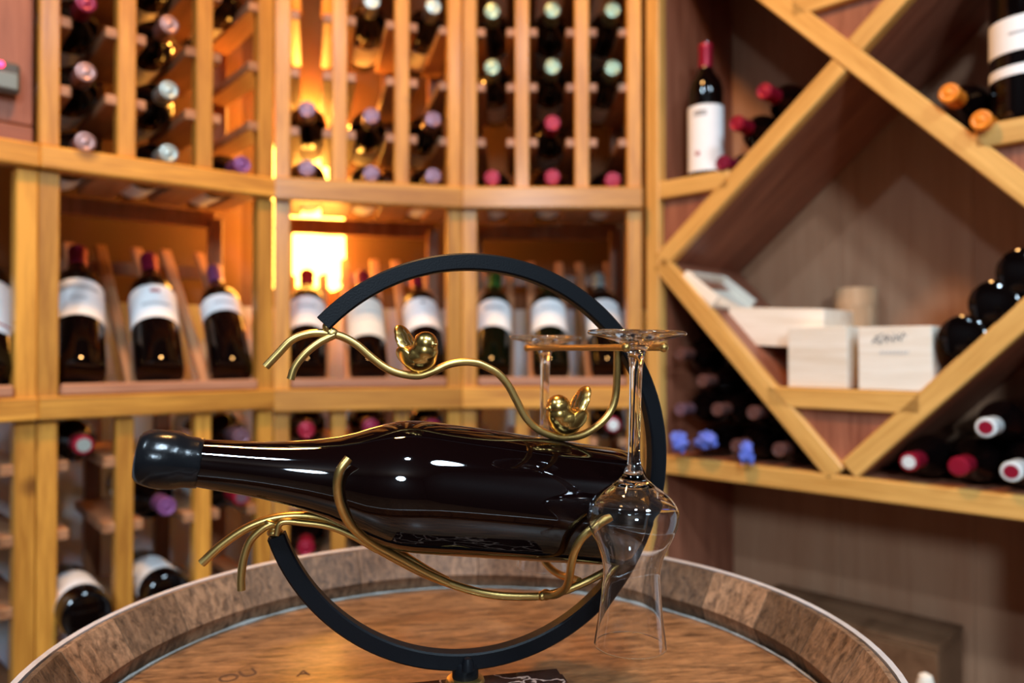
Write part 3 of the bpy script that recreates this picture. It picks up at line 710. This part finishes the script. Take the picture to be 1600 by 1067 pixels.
# lower branch and cradle
lo = [(315, 880), (348, 850), (387.5, 824), (431, 809), (475, 806), (510, 812), (545, 829), (580, 851), (624, 876), (668, 898), (725, 919), (775, 930), (825, 932), (850, 930), (887, 921), (937, 898), (978, 872)]
obj('lower_branch', tube([loc(sp(*q)) for q in lo], TR * 1.05, n=6), gold, root)
obj('twig', tube([loc(sp(*q, off=-0.002)) for q in [(425, 818), (410, 826), (391, 845), (381, 872), (377, 900), (377, 922)]], TR * 0.95, n=6), gold, root)
obj('twig', tube([loc(sp(*q, off=-0.004)) for q in [(432, 836), (440, 816), (475, 817), (515, 823), (552, 838), (590, 860)]], TR * 0.8, n=6), gold, root)
obj('weld', blend_mesh([(loc(sp(425, 817)), (0.006, 0.0045, 0.0028), (0, 0.35, 0)), (loc(sp(430, 832)), (0.0052, 0.0048, 0.0030), (0, 0, 0))], 0.0008), gold, root)
def arm(pix, offs): return tube([loc(sp(*q, off=o)) for q, o in zip(pix, offs)], TR, n=6)
fl = [(700, 910), (667, 895), (624, 872), (580, 848), (549.5, 822), (533, 792), (527, 762), (531, 736), (545, 716)]
obj('cradle_arm', arm(fl, [-0.002, -0.006, -0.013, -0.022, -0.031, -0.039, -0.044, -0.046, -0.045]), gold, root)
bl = [(700, 908), (667, 890), (624, 862), (590, 835), (570, 800), (562, 765), (565, 740)]
obj('cradle_arm', arm(bl, [0.004, 0.012, 0.024, 0.036, 0.046, 0.050, 0.048]), gold, root)
fr = [(848, 930), (868, 929), (884, 918), (890, 900), (893, 881), (898, 861), (908, 842), (921.6, 829), (937, 817), (954, 808)]
obj('cradle_arm', arm(fr, [-0.001, -0.008, -0.018, -0.027, -0.033, -0.038, -0.041, -0.043, -0.044, -0.044]), gold, root)
br = [(905, 908), (892, 903), (878, 899), (864, 891), (852, 878), (846, 860), (850, 835), (862, 815)]
obj('cradle_arm', arm(br, [0.001, 0.010, 0.020, 0.028, 0.036, 0.042, 0.046, 0.046]), gold, root)
obj('weld', blend_mesh([(loc(sp(853, 929)), (0.0040, 0.0042, 0.0038), (0, 0, 0)), (loc(sp(846, 931, -0.001)), (0.0028, 0.0034, 0.0033), (0, 0, 0))], 0.0008), gold, root)
# glass-hanging prongs: two parallel rods running front to back
GN = Vector((0.0739, 0.455, 0)); GF = Vector((0.0269, 0.620, 0))       # stems of the near and far glass
GD = (GF - GN).normalized(); GS = Vector((GD.y, -GD.x, 0))
ZROD = 0.0012
def to_local(q): r = q - C0; return Vector((r.dot(U), r.dot(V), q.z))
for sgn, e0, e1 in ((-1, 0.010, 0.012), (1, 0.012, 0.014)):
    A = GN - GD * e0 + GS * sgn * 0.0115; B = GF + GD * e1 + GS * sgn * 0.0115
    A.z = B.z = ZROD
    obj('glass_rod', tube([loc(to_local(A)), loc(to_local((A + B) / 2)), loc(to_local(B))], 0.0021, n=4), gold, root)
    for E_ in (A, B): obj('rod_tip', blend_mesh([(loc(to_local(E_)), (0.0029, 0.0029, 0.0029), (0, 0, 0))], 0.0006, 2), gold, root)
tp = sp(964.6, 543); mid = to_local(GN + (GF - GN) * 0.42); A = Vector((mid.x, mid.y, ZROD))
gs = Vector((GS.dot(U), GS.dot(V), 0))
obj('cross_rod', tube([loc(A - gs * 0.0115), loc(A), loc(A + gs * 0.0115), loc(Vector((tp.x, tp.y, ZROD)))], 0.0021, n=4), gold, root)
# birds
def bird(name, foot, face, yaw, label, s=1.0):
    """foot: local point on the branch; face: +1 looks right; yaw turns the bird about the vertical"""
    e = bpy.data.objects.new(name, None); COL.objects.link(e); e.parent = root; e.location = loc(foot); e.empty_display_size = 0.01
    e.rotation_euler = (0, 0, yaw if face > 0 else PI + yaw); e.scale = (s,) * 3; e['label'] = label
    ta = math.radians(-62)
    body = blend_mesh([((0.000, 0, 0.0098), (0.0116, 0.0108, 0.0092), (0, -0.35, 0)), ((0.0045, 0, 0.0140), (0.0088, 0.0086, 0.0085), (0, 0, 0)),
                       ((0.0055, 0, 0.0190), (0.0080, 0.0078, 0.0078), (0, 0, 0)), ((-0.008, 0, 0.0120), (0.0075, 0.0070, 0.0055), (0, 0.6, 0)),
                       ((0.0135, 0, 0.0183), (0.0032, 0.0014, 0.0013), (0, 0, 0)), ((0.000, 0, 0.0010), (0.0018, 0.0022, 0.0036), (0, 0, 0))], 0.0007, 5)
    obj('body', body, bird_gold, e)
    dd = Vector((-math.cos(math.radians(58)), 0, math.sin(math.radians(58)))); cc = Vector((-0.0125, 0, 0.0180)); e58 = (0, math.radians(58), 0)
    tail = blend_mesh([(cc + dd * t_, (0.0085, w_, 0.0026), e58) for t_, w_ in ((-0.011, 0.0054), (-0.006, 0.0070), (0.0, 0.0080), (0.004, 0.0080), (0.0075, 0.0068))], 0.0006, 3)
    tl = obj('tail', tail, bird_gold, e)
    d = Vector((-math.cos(math.radians(58)), 0, math.sin(math.radians(58)))); n = Vector((d.z, 0, -d.x))
    for sd in (1, -1):
        for yy, l0, l1 in ((-0.0030, -0.002, 0.0075), (0.0, -0.003, 0.0105), (0.0030, -0.002, 0.0075)):
            c = Vector((-0.0125, 0, 0.0180)); q = []
            for k in range(6):
                tt = l0 + (l1 - l0) * k / 5; hh = 0.0030 * math.sqrt(max(0.02, 1 - (tt / 0.030) ** 2 - (yy / 0.0078) ** 2))
                q.append(c + d * tt + Vector((0, yy + 0.0005 * math.sin(k * 2.3), 0)) + n * sd * hh)
            obj('feather_groove', tube(q, 0.00042, segs=6, n=2), groove, tl)
    for sd in (-1, 1):
        obj('wing', blend_mesh([((-0.003, sd * 0.0092, 0.0105), (0.0095, 0.0024, 0.0052), (0, 0.55, sd * -0.12))], 0.0006, 3), bird_gold, e)
    return e
bird('bird', sp(656, 583), 1, math.radians(-55), 'gold bird with raised engraved tail, on the left dip of the branch', 1.0)
bird('bird', sp(882, 681), -1, math.radians(28), 'gold bird with tail up to the right, on the right dip of the branch', 1.04)

# ------------------------------------------------------------------ the bottle in the holder
YB = math.radians(20); BN = Vector((-math.sin(YB), math.cos(YB), 0)); BP = Vector((0, 0.506, 0))
E0 = on_plane(212, 713, BP, BN); E1 = on_plane(972, 792.5, BP, BN)
ax = (E1 - E0); LB = ax.length; ax.normalize()
def prof_pt(px, rpx):
    y = 713 + (px - 212) * 79.5 / 760.0; q = on_plane(px, y, BP, BN)
    return (rpx * q.y / F * 0.985, (q - E0).dot(ax))
capp = [(212, 24), (213.5, 34), (219, 40), (228, 44), (242, 46.3), (258, 47), (270, 46.5), (279, 44.5), (287, 41.8), (295, 40.2), (305, 39.6), (312, 39.2), (313.5, 38)]
glp = [(300, 36.5), (316, 37.8), (345, 39.8), (380, 42), (410, 44.5), (444, 48.8), (480, 55), (519, 64), (545, 73), (565, 82), (585, 90), (605, 96.5), (625, 100.6), (645, 102.4), (665, 102.6)]
glp2 = [(700, 101.6), (780, 98.5), (860, 95), (930, 91.7), (958, 90.3), (968, 87.5), (973, 82), (974, 74)]
gprof = [prof_pt(*q) for q in glp]; rb = max(r for r, _ in gprof)
gprof2 = [(min(rb, prof_pt(*q)[0]) if q[0] < 960 else prof_pt(*q)[0], prof_pt(*q)[1]) for q in glp2]
zmax = gprof2[-1][1]
full = [(0, gprof[0][1])] + gprof + gprof2 + [(0.022, zmax - 0.004), (0.010, zmax - 0.018), (0, zmax - 0.021)]
hb = thing('wine_bottle', 'large dark sloping-shouldered wine bottle with black wax seal lying in the holder', 'wine bottle', (E0.x, E0.y, zz(E0.z)))
hb.rotation_euler = ax.to_track_quat('Z', 'Y').to_euler()
obj('glass_body', lathe(full, 96, smooth=50), hero_glass, hb)
cpr = [prof_pt(*q) for q in capp]
def wax_mesh():
    me = lathe([(0, cpr[0][1] - 0.0004)] + cpr + [(0.0120, cpr[-1][1])], 64, smooth=60)
    for v in me.vertices:
        n = noise.noise(Vector(v.co) * 90); n2 = noise.noise(Vector(v.co) * 260 + Vector((5, 1, 2)))
        r = math.hypot(v.co.x, v.co.y)
        if r > 0.004: f = 1 + (0.00045 * n + 0.0002 * n2) / r; v.co.x *= f; v.co.y *= f
        if v.co.z > cpr[-3][1]: v.co.z += 0.0008 * n2
    return me
obj('wax_seal', wax_mesh(), wax, hb, label='dull black wax seal over the mouth and neck')

# ------------------------------------------------------------------ hanging glasses
GP = [(0, 0.0), (0.0272, 0.0), (0.0288, 0.0006), (0.0292, 0.0016), (0.0286, 0.0027), (0.0200, 0.0046), (0.0120, 0.0068), (0.0080, 0.0092), (0.0058, 0.0125), (0.0045, 0.0175), (0.0038, 0.025), (0.0035, 0.045), (0.0035, 0.066), (0.0038, 0.075), (0.0044, 0.0795), (0.0052, 0.0820), (0.0062, 0.0850), (0.0085, 0.0880), (0.0140, 0.0922), (0.0195, 0.0960), (0.0240, 0.1005), (0.0266, 0.1055), (0.0271, 0.1090), (0.0264, 0.1140), (0.0240, 0.1205), (0.0210, 0.1270), (0.0185, 0.1330), (0.0171, 0.1390), (0.0167, 0.1430), (0.0169, 0.1490), (0.0178, 0.1590), (0.0193, 0.1720), (0.0214, 0.1854)]
def dense(pr, n=4):
    return [(max(0.0, v.x), v.y) for v in spline([(r_, z_, 0) for r_, z_ in pr], n)]
foot = [(0, 0.0), (0.0262, 0.0), (0.0272, 0.0)] + GP[2:5]
bowl = dense(GP[5:], 4)
tk = 0.0008
inner = [(r_ - tk, z_ + 0.0022 * max(0.0, min(1.0, (0.104 - z_) / 0.010))) for r_, z_ in bowl if z_ > 0.0895]
er, ez = bowl[-1]
GLP = foot + bowl[:-1] + [(er - 0.00005, ez - 0.0005), (er, ez), (er - 0.0002, ez + 0.0003), (er - tk + 0.0002, ez + 0.0003), (er - tk, ez), (er - tk - 0.00005, ez - 0.0005)] + list(reversed(inner[:-1])) + [(0.0050, 0.0922), (0.0020, 0.0917), (0, 0.0916)]
gme = lathe(GLP, 72, smooth=60)
def hang(p, label, tilt):
    q = Vector((p.x, p.y, zz(0.0112)))
    t = thing('wine_glass', label, 'glass', q, (0, 0, 0), 'hanging tulip glasses')
    t.rotation_euler = (PI, tilt, 0)
    obj('glass', gme, crystal, t)
hang(GN, 'clear tulip-shaped stem glass hanging upside down in front of the bottle base', math.radians(1.3))
hang(GF, 'clear tulip-shaped stem glass hanging upside down behind the bottle', math.radians(0.6))

# brown box and pale rod standing on the floor behind the barrel
s1, z1 = cab_at(1466, 1010, 0.13)
bb = thing('floor_box', 'plain dark brown box on the floor in the recess under the cabinet', 'box', cab_w(s1 - 0.17, 0.20, -CZ), (0, 0, CA))
hbx = CZ + z1
obj('carton_body', box(0.34, 0.14, hbx - 0.012, 0.003), floor_m, bb, (0, 0, (hbx - 0.012) / 2))
for sg in (-1, 1): obj('carton_flap', box(0.342, 0.069, 0.012, 0.001), floor_m, bb, (0, sg * 0.0355, hbx - 0.006))
qr = on_plane(1446, 1050, Vector((0, 0.98, 0)), Vector((0, 1, 0)))
hr = CZ + qr.z
rd = thing('wooden_rod', 'pale rounded rod end standing in front of the dark brown floor box', 'rod', (qr.x, qr.y, 0))
obj('shaft', lathe([(0, 0), (0.011, 0), (0.011, hr - 0.03)], 20), box_wood, rd)
obj('rounded_tip', lathe([(0.011, hr - 0.03), (0.0105, hr - 0.014), (0.0075, hr - 0.004), (0, hr)], 20), box_wood, rd)
